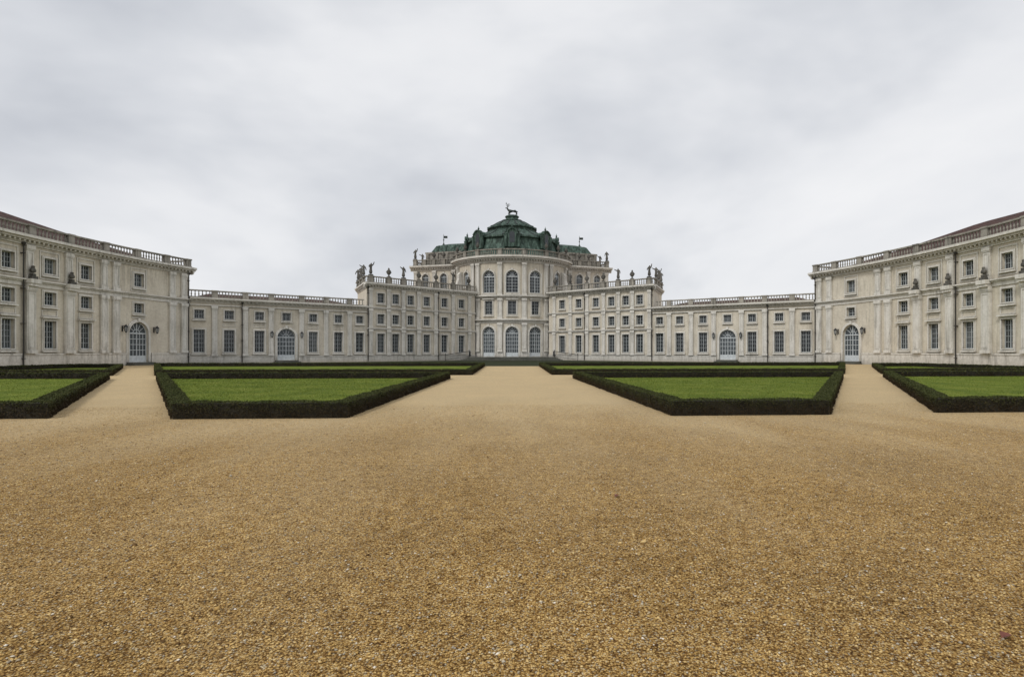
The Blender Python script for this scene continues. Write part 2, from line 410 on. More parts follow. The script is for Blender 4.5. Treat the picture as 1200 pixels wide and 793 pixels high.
def downpipe(parent, mp, q, z0, z1):
    mb = MB(); mb.tube(mp.at(q, 0.22, z0), mp.at(q, 0.22, z1), 0.06, 8)
    for k in range(4):
        z = z0+0.8+(z1-z0-1.6)*k/3; mbox(mb, mp, q-0.11, q+0.11, 0.0, 0.33, z, z+0.06)
    mb.lathe(*mp.at(q, 0.24, 0)[:2], z1-0.1, [(0.08, 0), (0.18, 0.25), (0.18, 0.32)], 8)
    mb.build('downpipe', 'pipe', parent)
def body(mb, mp, s0, s1, z1, depth, e0=True, e1=True, back=None):
    bs0 = s0 if back is None else back
    for a, b_ in zip(steps(mp, bs0, s1)[:-1], steps(mp, bs0, s1)[1:]):
        mb.quad(mp.at(a, -depth, 0), mp.at(b_, -depth, 0), mp.at(b_, -depth, z1), mp.at(a, -depth, z1))
    for q, on in ((s0, e0), (s1, e1)):
        if on: mb.quad(mp.at(q, 0, 0), mp.at(q, -depth, 0), mp.at(q, -depth, z1), mp.at(q, 0, z1))
def roof(parent, mp, s0, s1, ze, zr, depth, hip, mat='tile', inset=0.9, h0=True, h1=True):
    mb = MB(); ss = steps(mp, s0+inset, s1-inset, 1.5)
    def rz(q):
        f = 1.0
        if h0: f = min(f, (q-s0-inset)/hip)
        if h1: f = min(f, (s1-inset-q)/hip)
        f = max(0, f); return ze+(zr-ze)*f, f
    mid = -depth/2
    for a, b_ in zip(ss[:-1], ss[1:]):
        za, fa = rz(a); zb, fb_ = rz(b_)
        for dd in (-inset, -depth+inset):
            mb.quad(mp.at(a, dd, ze), mp.at(b_, dd, ze), mp.at(b_, mid+(dd-mid)*(1-fb_), zb), mp.at(a, mid+(dd-mid)*(1-fa), za))
        mb.quad(mp.at(a, mid+(-inset-mid)*(1-fa), za), mp.at(b_, mid+(-inset-mid)*(1-fb_), zb), mp.at(b_, mid-(-inset-mid)*(1-fb_), zb), mp.at(a, mid-(-inset-mid)*(1-fa), za))
    for a, b_ in zip(steps(mp, s0, s1, 3)[:-1], steps(mp, s0, s1, 3)[1:]):
        mb.quad(mp.at(a, 0.05, ze-0.02), mp.at(b_, 0.05, ze-0.02), mp.at(b_, -depth, ze-0.02), mp.at(a, -depth, ze-0.02))
    mb.build('roof', mat, parent)

# ------------------------------------------------------------------ sculpture helpers
def skin_mesh(name, pts, edges, rad, mat, sub=1, root=0):
    me = bpy.data.meshes.new(name+'_cage'); me.from_pydata(pts, edges, []); me.update()
    o = bpy.data.objects.new('cage', me); col.objects.link(o)
    md = o.modifiers.new('Skin', 'SKIN'); md.use_smooth_shade = True
    for i, r_ in enumerate(rad):
        me.skin_vertices[0].data[i].radius = (r_, r_) if not isinstance(r_, tuple) else r_
        me.skin_vertices[0].data[i].use_root = (i == root)
    s2 = o.modifiers.new('Sub', 'SUBSURF'); s2.levels = sub; s2.render_levels = sub
    dg = bpy.context.evaluated_depsgraph_get(); dg.update()
    out = bpy.data.meshes.new_from_object(o.evaluated_get(dg)); out.name = name
    bpy.data.objects.remove(o); out.materials.clear(); out.materials.append(M[mat])
    return out
def figure_mesh(v):
    lean = [0.06, -0.05, 0.0][v % 3]
    pts = [(0, 0, 0.95), (0, 0.02, 0.5), (0, 0.03, 0.02), (lean*0.5, 0, 1.25), (lean, 0, 1.42), (lean*1.3, -0.01, 1.55), (lean*1.5, -0.02, 1.72),
           (0.22+lean, 0, 1.38), (-0.22+lean, 0, 1.38)]
    if v % 3 == 0: pts += [(0.42, -0.08, 1.60), (0.50, -0.12, 1.92), (-0.34, -0.05, 1.12), (-0.20, -0.22, 0.98)]
    elif v % 3 == 1: pts += [(0.36, -0.03, 1.10), (0.25, -0.25, 1.05), (-0.40, -0.06, 1.12), (-0.48, -0.06, 0.85)]
    else: pts += [(0.34, 0.02, 1.08), (0.36, -0.12, 0.82), (-0.46, -0.08, 1.48), (-0.66, -0.14, 1.62)]
    ed = [(0, 1), (1, 2), (0, 3), (3, 4), (4, 5), (5, 6), (4, 7), (4, 8), (7, 9), (9, 10), (8, 11), (11, 12)]
    rad = [0.19, 0.27, 0.31, 0.20, 0.17, 0.08, 0.13, 0.11, 0.11, 0.08, 0.06, 0.08, 0.06]
    return skin_mesh('figure', pts, ed, rad, 'statue', 1)
FIG = [figure_mesh(i) for i in range(3)]
bmesh_bust = skin_mesh('bust', [(0, 0, 0.12), (0, 0, 0.38), (0, 0, 0.52), (0, -0.03, 0.72), (0.22, 0, 0.36), (-0.22, 0, 0.36)],
                       [(0, 1), (1, 2), (2, 3), (1, 4), (1, 5)], [0.13, 0.2, 0.09, 0.17, 0.12, 0.12], 'statue', 2)
def statue(p, rz, v, label, sc=1.0, group='stone figures on the parapets'):
    t = empty('stone_statue', p, label, 'statue', group, rz)
    mb = MB(); mb.box(-0.30, 0.30, -0.26, 0.26, 0, 0.16); mb.box(-0.24, 0.24, -0.22, 0.22, 0.16, 0.24); mb.build('plinth', 'statue', t)
    o = link(bpy.data.objects.new('figure', FIG[v % 3]), t); o.location = (0, 0, 0.22)
    t.scale = (sc, sc, sc); return t
URN = [(0.20, 0), (0.20, 0.08), (0.09, 0.16), (0.08, 0.24), (0.26, 0.42), (0.34, 0.66), (0.28, 0.82), (0.33, 0.90), (0.22, 0.96), (0.12, 1.08), (0.15, 1.18), (0.06, 1.30), (0.02, 1.36)]
_u = MB(); _u.lathe(0, 0, 0.1, URN, 12)
for sx_ in (-1, 1):
    _u.tube((sx_*0.30, 0, 0.62), (sx_*0.44, 0, 0.80), 0.035, 5); _u.tube((sx_*0.44, 0, 0.80), (sx_*0.26, 0, 0.94), 0.035, 5)
_uo = _u.build('vessel', 'statue', None, True); URNM = _uo.data; bpy.data.objects.remove(_uo)
def urn(p, rz, label, sc=1.0, group='stone urns on the parapets'):
    t = empty('stone_urn', p, label, 'urn', group, rz)
    mb = MB(); mb.box(-0.24, 0.24, -0.24, 0.24, 0, 0.11); mb.build('plinth', 'statue', t)
    link(bpy.data.objects.new('vessel', URNM), t); t.scale = (sc,)*3; return t
def bust(p, rz, label):
    t = empty('stone_bust', p, label, 'bust', 'stone busts on the pilasters of the curved wings', rz)
    mb = MB(); mb.box(-0.26, 0.26, -0.18, 0.2, 0, 0.22); mb.box(-0.14, 0.14, -0.12, 0.14, 0.22, 0.42); mb.build('pedestal', 'statue', t)
    o = link(bpy.data.objects.new('head_and_shoulders', bmesh_bust), t); o.location = (0, 0, 0.34)
    t.scale = (1.2,)*3; return t
def lantern(p, rz, label):
    t = empty('wall_lantern', p, label, 'lantern', 'wall lanterns beside the arched doors', rz)
    mb = MB(); mb.box(-0.08, 0.08, -0.03, 0.0, -0.3, 0.35); mb.tube((0, 0, 0.25), (0, -0.45, 0.42), 0.03); mb.tube((0, 0, -0.2), (0, -0.3, 0.34), 0.02)
    mb.build('bracket', 'iron', t)
    mb = MB(); mb.lathe(0, -0.47, -0.32, [(0.03, -0.12), (0.12, 0.0), (0.125, 0.03)], 6); mb.lathe(0, -0.47, 0.2, [(0.23, 0), (0.20, 0.06), (0.08, 0.2), (0.03, 0.3)], 6)
    for k in range(6):
        a = PI/3*k; mb.tube((0.12*math.cos(a), -0.47+0.12*math.sin(a), -0.3), (0.20*math.cos(a), -0.47+0.20*math.sin(a), 0.2), 0.014, 4)
    mb.build('cage', 'iron', t)
    mb = MB(); mb.lathe(0, -0.47, -0.29, [(0.105, 0), (0.18, 0.48)], 6); mb.build('glass', 'lampglass', t)

# ------------------------------------------------------------------ tall curved wings
SIDE = {1: 'left', -1: 'right'}
CC = (28.37, 52.54); CR = 72.9; A0 = math.atan2(75-52.54, -41-28.37)
for sg in (1, -1):
    sd = SIDE[sg]
    T = rootthing('curved_wing', 'tall curved cream palace wing on the far %s, with busts on its pilasters' % sd, 'building', 'tall curved wings closing the court')
    mp = Arc(CC, CR, A0, -1, 40, sg)
    bays = [13.85, 17.97, 22.37, 26.87, 31.4, 35.9]; dq = 7.2 if sg > 0 else 6.03; L = 39
    ops = []
    for q in bays: ops += [(q, 1.3, 1.85, 4.5, False), (q, 1.3, 6.0, 7.25, False), (q, 1.3, 9.0, 10.45, False)]
    ops += [(dq, 2.6, 0.35, 4.95, True), (dq, 1.3, 6.0, 7.1, False), (dq, 1.3, 9.0, 10.5, False)]
    wb = MB(); wall(wb, mp, 0, L, 0, 12.2, ops); body(wb, mp, 0, L, 12.2, 11, False, True)
    e = Line((-41, 75), (-41-0.9516*11, 75+0.3081*11), sg); wall(wb, e, 0, 11, 0, 12.2, [])
    wb.build('wall', 'wall', T)
    for (q, w, a, b_, ar) in ops:
        if ar:
            window(T, mp, q, w, a, b_, True, 4, 3, 'door', 0.32, door=True, mat='doorframe')
        elif b_ < 5: window(T, mp, q, w, a, b_, False, 5, 2, hood=True)
        else: window(T, mp, q, w, a, b_, False, 3, 2)
    gap = [(dq-1.7, dq+1.7)]
    mb = MB(); strip(mb, mp, 0, L, 0, 0.12, 0.0, 1.25, gap); strip(mb, mp, 0, L, 0, 0.17, 1.25, 1.4, gap)
    mbox(mb, e, 0.002, 11, 0, 0.12, 0, 1.3); mb.build('plinth', 'trim', T)
    mb = MB(); mbox(mb, mp, 0, L, 0, 0.22, 7.98, 8.12); mbox(mb, mp, 0, L, 0, 0.36, 8.12, 8.24); mbox(mb, mp, 0, L, 0, 0.09, 7.6, 7.98)
    mbox(mb, e, 0.002, 11, 0, 0.25, 8.0, 8.24); mb.build('string_course', 'trim', T)
    cornice(T, mp, -0.35, L, 12.2, 0.85, 0.8); cornice(T, e, -0.6, 11, 12.198, 0.85, 0.6)
    pil = [15.9, 20.2, 24.6, 29.1, 33.6]
    for i, q in enumerate(pil):
        pilaster(T, mp, q, 0.95, 1.4, 7.6, 0.32)
        mb = MB(); mbox(mb, mp, q-0.5, q+0.5, 0.0, 0.66, 7.6, 7.86); mbox(mb, mp, q-0.56, q+0.56, 0.0, 0.76, 7.86, 8.243); mb.build('bracket', 'trim', T)
        if i < 4:
            bust(mp.at(q, 0.42, 8.244), mp.yaw(q), 'grey stone bust on the %s pilaster from the arched door, %s curved wing' % (ORD[i], sd))
    for q in (0.9, 2.6, 10.2, 11.7): pilaster(T, mp, q, 0.85, 1.4, 7.6, 0.22)
    for q in (0.9, 2.6, 10.2, 11.7, *pil): pilaster(T, mp, q, 0.8, 8.24, 11.35, 0.18, name='upper_pilaster')
    for q in (20.95, 0.32): downpipe(T, mp, q, 0.1, 11.3)
    for q in bays+[dq]:
        mb = MB(); ring(mb, mp, q, 1.7, 4.95 if q != dq else 5.35, 5.55, False, -0.08, 0.0, 0, 0.06); mb.build('panel', 'trim', T)
        mb = MB(); ring(mb, mp, q, 2.15, 8.45, 11.1, False, -0.1, 0.0, 0, 0.06); mb.build('panel', 'trim', T)
    balustrade(T, mp, 0.1, L, 12.2, 1.03, 0.2, [0.45, 3.6, 7.6, 11.7, *pil], sp=0.36)
    balustrade(T, e, 0.8, 11, 12.2, 1.03, 0.2, [5.5, 10.5], sp=0.4)
    roof(T, mp, 0, L, 12.15, 15.3, 11, 17.0, h1=False)
    mb = MB(); mbox(mb, mp, dq-1.8, dq+1.8, 0.0, 1.2, 0, 0.16); mbox(mb, mp, dq-1.55, dq+1.55, -0.3, 0.8, 0.16, 0.33); mb.build('doorstep', 'step', T)
    for k, ds in enumerate((-2.1, 2.1)):
        lantern(mp.at(dq+ds, 0.0, 4.1), mp.yaw(dq+ds), 'black wall lantern on the %s side of the arched door, %s curved wing' % (('far', 'near')[k], sd))

# ------------------------------------------------------------------ low link wings
J = (-22.15, 88.35)
for sg in (1, -1):
    sd = SIDE[sg]
    T = rootthing('link_wing', 'low two-storey cream palace wing with one arched door, %s of the central block' % sd, 'building', 'low wings linking the taller blocks')
    mp = Line((-41, 75), J, sg); L = mp.L
    wq = [1.07, 4.5, 8.15, 15.2, 18.8, 22.0]; dq = 11.6
    ops = [(dq, 2.4, 0.35, 4.75, True), (dq, 1.1, 5.85, 6.95, False)]
    for q in wq: ops += [(q, 1.25, 1.45, 4.4, False), (q, 1.1, 5.8, 6.95, False)]
    wb = MB(); wall(wb, mp, -4, L+1.0, 0, 8.5, ops); body(wb, mp, -4, L+1.0, 8.5, 10); wb.build('wall', 'wall', T)
    for (q, w, a, b_, ar) in ops:
        if ar: window(T, mp, q, w, a, b_, True, 4, 3, 'door', 0.3, door=True, mat='doorframe')
        elif b_ < 5: window(T, mp, q, w, a, b_, False, 5, 2)
        else: window(T, mp, q, w, a, b_, False, 2, 2, sur=0.16)
    gap = [(dq-1.6, dq+1.6)]
    mb = MB(); strip(mb, mp, 0, L, 0, 0.1, 0, 0.85, gap); strip(mb, mp, 0, L, 0, 0.14, 0.85, 0.97, gap); mb.build('plinth', 'trim', T)
    mb = MB(); mbox(mb, mp, 0, L, 0, 0.18, 7.5, 7.64); mb.build('string_course', 'trim', T)
    cornice(T, mp, 0, L, 8.5, 0.62, 0.65)
    for q in (2.8, 6.4, 9.6, 13.6, 17.0, 20.45): pilaster(T, mp, q, 0.62, 0.97, 7.5, 0.18)
    for q in wq[1:]:
        mb = MB(); ring(mb, mp, q, 1.5, 4.85, 5.3, False, -0.07, 0.0, 0, 0.045); mb.build('panel', 'trim', T)
    for q in (6.0,): downpipe(T, mp, q, 0.1, 8.0)
    balustrade(T, mp, 0.0, L-0.5, 8.5, 0.98, 0.15, [2.8, 6.4, 9.6, 13.6, 17.0, 20.45], sp=0.36)
    roof(T, mp, -1, L, 8.45, 9.5, 10, 3.0)
    mb = MB(); mbox(mb, mp, dq-1.7, dq+1.7, 0.0, 1.1, 0, 0.16); mbox(mb, mp, dq-1.45, dq+1.45, -0.3, 0.7, 0.16, 0.33); mb.build('doorstep', 'step', T)
    for k, ds in enumerate((-1.95, 1.95)):
        lantern(mp.at(dq+ds, 0.0, 3.9), mp.yaw(dq+ds), 'black wall lantern on the %s side of the arched door, %s low wing' % (('outer', 'inner')[k], sd))

# ------------------------------------------------------------------ three-storey flanks
for sg in (1, -1):
    sd = SIDE[sg]
    T = rootthing('three_storey_wing', 'three-storey cream palace wing with rooftop figures, directly %s of the domed hall' % sd, 'building', 'three-storey wings beside the domed hall')
    mp = Line(J, (-6.6, 102), sg); L = mp.L
    wq = [2.35, 4.9, 7.6, 10.65, 14.15, 17.7]; ops = []
    for q in wq: ops += [(q, 1.25, 1.4, 4.35, False), (q, 1.2, 5.85, 7.35, False), (q, 1.2, 9.1, 10.6, False)]
    EB = (-26.0, 97.7)
    wb = MB(); wall(wb, mp, 0, L, 0, 12.1, ops); body(wb, mp, 0, L+3, 12.1, 12, False, True, back=5.4)
    e = Line(EB, J, sg); wall(wb, e, 0, e.L, 0, 12.1, [])
    b1_ = (sg*EB[0], EB[1]); b2_ = mp.at(5.4, -12, 0); wb.quad((*b1_, 0), b2_, (b2_[0], b2_[1], 12.1), (*b1_, 12.1))
    wb.quad(mp.at(0, 0, 12.04), mp.at(5.4, 0, 12.04), (b2_[0], b2_[1], 12.04), (*b1_, 12.04))
    wb.build('wall', 'wall', T)
    for (q, w, a, b_, ar) in ops:
        if b_ < 5: window(T, mp, q, w, a, b_, False, 5, 2)
        else: window(T, mp, q, w, a, b_, False, 3, 2, sur=0.17)
    mb = MB(); mbox(mb, mp, 0, L, 0, 0.1, 0, 0.85); mbox(mb, mp, 0, L, 0, 0.14, 0.85, 0.97); mb.build('plinth', 'trim', T)
    for z in (4.95, 8.15):
        mb = MB(); mbox(mb, mp, 0, L, 0, 0.18, z, z+0.16); mbox(mb, mp, 0, L, 0, 0.28, z+0.16, z+0.26); mb.build('string_course', 'trim', T)
    cornice(T, mp, -0.5, L, 12.1, 0.8, 0.8); cornice(T, e, 0, e.L, 12.098, 0.8, 0.5)
    pl = [0.6, 3.65, 6.25, 9.1, 12.4, 15.9, 19.4]
    for q in pl:
        pilaster(T, mp, q, 0.6, 0.97, 4.95, 0.18)
        pilaster(T, mp, q, 0.6, 5.21, 8.15, 0.15, name='upper_pilaster')
        pilaster(T, mp, q, 0.6, 8.41, 11.3, 0.15, name='upper_pilaster')
    for q in (12.9, 0.15): downpipe(T, mp, q, 0.1, 11.3)
    balustrade(T, mp, -0.2, L, 12.1, 1.05, 0.15, pl[:-1]+[19.2], sp=0.36)
    balustrade(T, e, 0, e.L-0.4, 12.1, 1.05, 0.15, [2, 5, 8], sp=0.38)
    roof(T, mp, 5.4, L, 12.05, 12.9, 12, 4.0)
    seq = ['s', 'u', 's', 'u', 'u', 's', 'u']
    for i, q in enumerate([0.6, 3.65, 6.25, 9.1, 12.4, 15.9, 19.2]):
        p = mp.at(q, 0.15, 13.17)
        lab = 'pedestal from the outer corner, three-storey wing %s of the dome' % sd
        if seq[i] == 's': statue(p, mp.yaw(q), i, 'dark stone figure, %s %s' % (ORD[i], lab), 1.02)
        else: urn(p, mp.yaw(q), 'dark stone urn, %s %s' % (ORD[i], lab), 1.05)
    for k, (q, v) in enumerate(((8, 2), (5, 0), (2, 1))):
        statue(e.at(q, 0.15, 13.17), e.yaw(0)+PI/2*sg, v, 'dark stone figure, %s behind the outer corner, side parapet %s of the dome' % (ORD[k], sd), 1.0)

# ------------------------------------------------------------------ domed hall
T = rootthing('domed_hall', 'central round palace hall with arched doors and windows under a green copper dome', 'building')
RC = (0, 111.5); RR = 11.0
mp = Arc(RC, RR, -PI/2, 1, 0, 1); mp.sub = 0.8
ops = []
for q in (-4.25, 0, 4.25):
    ops += [(q, 2.35, 0.62, 5.95, True), (q, 1.5, 8.1, 10.5, False), (q, 2.2, 11.95, 15.9, True)]
for q in (-9.4, 9.4): ops += [(q, 1.5, 13.4, 16.0, True)]
wb = MB(); wall(wb, mp, -17.2, 17.2, 0, 18.5, ops, rec=0.4)
bk = Arc(RC, RR, PI/2, 1, 0, 1); bk.sub = 1.5; wall(wb, bk, -17.3, 17.3, 0, 18.5, [])
wb.build('wall', 'wall', T)
for (q, w, a, b_, ar) in ops:
    if ar and a < 1: window(T, mp, q, w, a, b_, True, 5, 3, 'door', 0.34, door=True, mat='doorframe')
    elif ar: window(T, mp, q, w, a, b_, True, 5, 2, sur=0.26, mat='doorframe')
    else: window(T, mp, q, w, a, b_, False, 4, 2, sur=0.22, hood=True)
gp = [(q-1.55, q+1.55) for q in (-4.25, 0, 4.25)]
mb = MB(); strip(mb, mp, -7.4, 7.4, 0, 0.14, 0, 1.5, gp); mb.build('plinth', 'trim', T)
mb = MB(); mbox(mb, mp, -7.4, 7.4, 0, 0.25, 6.9, 7.1); mbox(mb, mp, -7.4, 7.4, 0, 0.5, 7.1, 7.3); mbox(mb, mp, -7.4, 7.4, 0, 0.1, 6.6, 6.9); mb.build('string_course', 'trim', T)
mb = MB(); mbox(mb, mp, -17, 17, 0, 0.25, 11.1, 11.3); mbox(mb, mp, -17, 17, 0, 0.55, 11.3, 11.5); mbox(mb, mp, -17, 17, 0, 0.12, 10.95, 11.1); mb.build('string_course', 'trim', T)
cornice(T, mp, -17.2, 17.2, 18.5, 1.25, 0.95)
cornice(T, bk, -17.3, 17.3, 18.5, 1.25, 0.75, dent=False)
for q in (-6.35, -2.12, 2.12, 6.35):
    pilaster(T, mp, q, 0.8, 1.5, 6.6, 0.3); pilaster(T, mp, q, 0.8, 7.3, 10.95, 0.25, name='upper_pilaster')
for q in (-15.2, -12.4, -7.5, -6.35, -2.12, 2.12, 6.35, 7.5, 12.4, 15.2): pilaster(T, mp, q, 0.75, 11.5, 17.25, 0.34, name='upper_pilaster')
for q in (-11.0, 11.0):
    mb = MB()
    pr = [(2.6, 11.5), (2.5, 12.4), (1.9, 13.2), (1.1, 13.9), (0.75, 14.9), (0.8, 15.6), (0.45, 16.1)]
    for (a, b_) in zip(pr[:-1], pr[1:]):
        A = [mp.at(q-0.4, 0, a[1]), mp.at(q-0.4, a[0], a[1]), mp.at(q-0.4, b_[0], b_[1]), mp.at(q-0.4, 0, b_[1])]
        B = [mp.at(q+0.4, 0, a[1]), mp.at(q+0.4, a[0], a[1]), mp.at(q+0.4, b_[0], b_[1]), mp.at(q+0.4, 0, b_[1])]
        mb.quad(*A); mb.quad(*B); mb.quad(A[1], B[1], B[2], A[2])
    mb.build('scroll_buttress', 'trim', T)
pedq = [-15.2, -12.4, -9.4, -6.35, -2.12, 2.12, 6.35, 9.4, 12.4, 15.2]
balustrade(T, mp, -17.2, 17.2, 18.5, 1.15, 0.25, pedq, sp=0.38)
balustrade(T, bk, -17.2, 17.2, 18.5, 1.15, 0.25, [-12, -6, 0, 6, 12], sp=0.6)
def flat_lathe(prof, n, rot, name, mat, parent, z=0):
    mb = MB(); mb.lathe(RC[0], RC[1], z, prof, n, rot); return mb.build(name, mat, parent)
LOW = [(10.4, 18.5), (9.3, 19.4), (8.5, 21.2), (8.2, 22.3), (8.6, 22.45), (8.55, 22.75), (7.8, 23.0), (6.9, 23.4), (5.9, 23.95), (5.0, 24.5)]
UP = [(4.5, 24.4), (4.5, 25.1), (4.9, 25.15), (4.85, 25.4), (4.2, 25.65), (3.6, 26.05), (2.8, 26.5), (1.9, 26.85), (2.1, 26.9), (2.05, 27.05), (1.25, 27.2), (1.15, 27.7), (1.4, 27.75), (1.3, 27.95)]
flat_lathe(LOW, 16, PI/16, 'lower_dome_roof', 'copper', T)
flat_lathe(UP, 16, PI/16, 'upper_dome_roof', 'copper', T)
for k in range(16):
    a = PI/16+2*PI*k/16
    for seg in (LOW[5:], UP[3:8]):
        mb = MB()
        for (p, q) in zip(seg[:-1], seg[1:]):
            mb.tube((RC[0]+(p[0]+0.02)*math.cos(a), RC[1]+(p[0]+0.02)*math.sin(a), p[1]), (RC[0]+(q[0]+0.02)*math.cos(a), RC[1]+(q[0]+0.02)*math.sin(a), q[1]), 0.13, 5)
        mb.build('dome_rib', 'bronze', T)
for k in range(8):
    a = 2*PI*k/8; ca, sa = math.cos(a), math.sin(a); mb = MB()
    def pt(r_, t, z): return (RC[0]+r_*ca-t*sa, RC[1]+r_*sa+t*ca, z)
    n = 8; fr = [(-0.8, 20.4), (0.8, 20.4)]+[(0.8*math.cos(PI*i/n), 23.0+0.7*math.sin(PI*i/n)) for i in range(n+1)]
    F = [pt(9.0, t, z) for t, z in fr]; B = [pt(6.4, t, z) for t, z in fr]; mb.quad(*F)
    for i in range(len(F)): j = (i+1) % len(F); mb.quad(F[i], F[j], B[j], B[i])
    f2 = [(1.05*math.cos(PI*i/n), 23.0+0.9*math.sin(PI*i/n)) for i in range(n+1)]+[(0.8*math.cos(PI*i/n), 23.0+0.7*math.sin(PI*i/n)) for i in range(n, -1, -1)]
    for i in range(n):
        mb.quad(pt(9.15, *f2[i]), pt(9.15, *f2[i+1]), pt(9.15, *f2[2*n-i]), pt(9.15, *f2[2*n+1-i])); mb.quad(pt(9.15, *f2[i]), pt(9.15, *f2[i+1]), pt(8.5, *f2[i+1]), pt(8.5, *f2[i]))
    for t_ in (-1.15, 1.15):
        p = pt(8.9, t_, 0); mb.lathe(p[0], p[1], 20.4, [(0.3, 0), (0.3, 2.2), (0.36, 2.25), (0.36, 2.4), (0.12, 2.5), (0.22, 2.75), (0.05, 3.1)], 6)
    p = pt(8.7, 0, 0); mb.lathe(p[0], p[1], 23.75, [(0.16, 0), (0.08, 0.15), (0.2, 0.4), (0.06, 0.62), (0.02, 0.9)], 8)
    d = mb.build('dormer', 'copper', T)
    mb = MB(); mb.quad(*[pt(9.02, t*0.6, 22.4+(z-22.4)*0.6) for t, z in fr]); mb.build('pane', 'glass', d)
for i, q in enumerate((-12.4, -9.4, -6.35, 6.35, 9.4, 12.4)):
    urn(mp.at(q, 0.25, 19.67), mp.yaw(q), 'dark stone urn on the high round parapet below the dome, %s from left' % ORD[i], 0.95, 'stone urns on the round parapet')

# rear pavilions
for sg in (1, -1):
    sd = SIDE[sg]
    B = rootthing('rear_pavilion', 'raised pavilion with low green copper roof behind the %s side of the domed hall' % sd, 'building', 'rear pavilions beside the dome')
    f = Line((-19.0, 111.5), (-10.0, 108.5), sg)
    ops = [(2.5, 1.4, 13.6, 16.4, True), (6.3, 1.4, 13.6, 16.4, True)]
    wb = MB(); wall(wb, f, 0, f.L, 0, 18.0, ops); body(wb, f, 0, f.L, 18.0, 11, True, True); wb.build('wall', 'wall', B)
    for o_ in ops: window(B, f, *o_, 5, 2, sur=0.24)
    cornice(B, f, -0.6, f.L, 18.0, 1.0, 0.75)
    e = Line((-19.0-11*f.n.x, 111.5-11*f.n.y), (-19.0, 111.5), sg)
    cornice(B, e, 0, 11, 17.998, 1.0, 0.6)
    for q in (0.5, 4.4, 8.4): pilaster(B, f, q, 0.7, 11.5, 17.0, 0.2)
    mb = MB(); mbox(mb, f, 2.0, f.L, -9.0, -1.3, 17.9, 20.5); mbox(mb, f, 1.85, f.L, -9.1, -1.15, 20.5, 20.8)
    for q in (2.3, 4.3, 6.3, 8.3): mbox(mb, f, q-0.3, q+0.3, -1.3, -1.12, 18.0, 20.5)
    mb.build('attic', 'parapet', B)
    balustrade(B, f, 0.0, f.L, 18.0, 1.15, 0.2, [0.45, 2.4, 4.4, 6.4, 8.4], sp=0.38)
    balustrade(B, e, 0.0, 10.6, 18.0, 1.15, 0.2, [3, 7], sp=0.42)
    mb = MB(); z0, z1, z2 = 20.8, 22.3, 22.9
    R0 = [f.at(2.6, -2.0, z0), f.at(f.L, -2.0, z0), f.at(f.L, -8.6, z0), f.at(2.6, -8.6, z0)]
    R1 = [f.at(3.4, -2.9, z1), f.at(f.L, -2.9, z1), f.at(f.L, -7.8, z1), f.at(3.4, -7.8, z1)]
    R2 = [f.at(5.2, -4.6, z2), f.at(f.L, -4.6, z2), f.at(f.L, -6.0, z2), f.at(5.2, -6.0, z2)]
    for A_, B_ in ((R0, R1), (R1, R2)):
        for i in range(4): j = (i+1) % 4; mb.quad(A_[i], A_[j], B_[j], B_[i])
    mb.quad(*R2)
    for q in (4.0, 5.7, 7.4): mb.tube(f.at(q, -1.95, 20.8), f.at(q, -2.85, 22.35), 0.1, 5)
    mb.build('copper_roof', 'copper', B)
    c0 = f.at(4.2, -4.5, 0); mb = MB()
    mb.lathe(c0[0], c0[1], 22.3, [(0.3, 0), (0.14, 0.12), (0.32, 0.4), (0.14, 0.7), (0.06, 0.9), (0.05, 2.3), (0.02, 2.6)], 8)
    mb.lathe(c0[0], c0[1], 23.6, [(0.02, 0), (0.18, 0.14), (0.02, 0.3)], 8)
    mb.box(c0[0], c0[0]+0.75, c0[1]-0.015, c0[1]+0.015, 24.1, 24.55)
    mb.build('weather_vane', 'bronze', B)
    statue(f.at(0.45, 0.2, 19.17), f.yaw(0), 0 if sg > 0 else 1, 'dark stone figure on the outer parapet corner of the %s rear pavilion' % sd, 1.05, 'stone figures on the rear pavilions')
    urn(f.at(4.4, 0.2, 19.17), f.yaw(0), 'dark stone urn midway along the parapet of the %s rear pavilion' % sd, 1.0, 'stone urns on the rear pavilions')
    urn(f.at(6.4, 0.2, 19.17), f.yaw(0), 'dark stone urn on the %s rear pavilion parapet, nearest the dome' % sd, 1.0, 'stone urns on the rear pavilions')
    statue(e.at(7, 0.2, 19.17), f.yaw(0), 2, 'dark stone figure on the side parapet of the %s rear pavilion' % sd, 1.0, 'stone figures on the rear pavilions')

# stag on the dome
S = empty('stag_statue', (0, 111.5, 27.95), 'dark bronze stag with raised antlers standing on top of the dome', 'statue')
mb = MB(); mb.lathe(0, 0, 0, [(1.2, 0), (1.1, 0.1), (0.95, 0.22), (0.5, 0.3)], 14); mb.build('mound', 'bronze', S)
pts = [(0.95, 0, 1.38), (0.35, 0, 1.36), (-0.35, 0, 1.42), (-0.72, 0, 1.62), (-0.95, 0, 2.0), (-1.05, 0, 2.22), (-1.42, 0, 2.12), (1.12, 0, 1.25), (1.16, 0, 1.05),
       (0.85, 0.2, 1.1), (1.05, 0.2, 0.78), (0.95, 0.2, 0.28), (0.85, -0.2, 1.1), (0.92, -0.2, 0.80), (0.75, -0.2, 0.28),
       (-0.45, 0.18, 1.05), (-0.48, 0.18, 0.68), (-0.42, 0.18, 0.28), (-0.5, -0.18, 1.05), (-0.75, -0.18, 0.75), (-0.62, -0.18, 0.28)]
ed = [(0, 1), (1, 2), (2, 3), (3, 4), (4, 5), (5, 6), (0, 7), (7, 8), (0, 9), (9, 10), (10, 11), (0, 12), (12, 13), (13, 14), (2, 15), (15, 16), (16, 17), (2, 18), (18, 19), (19, 20)]
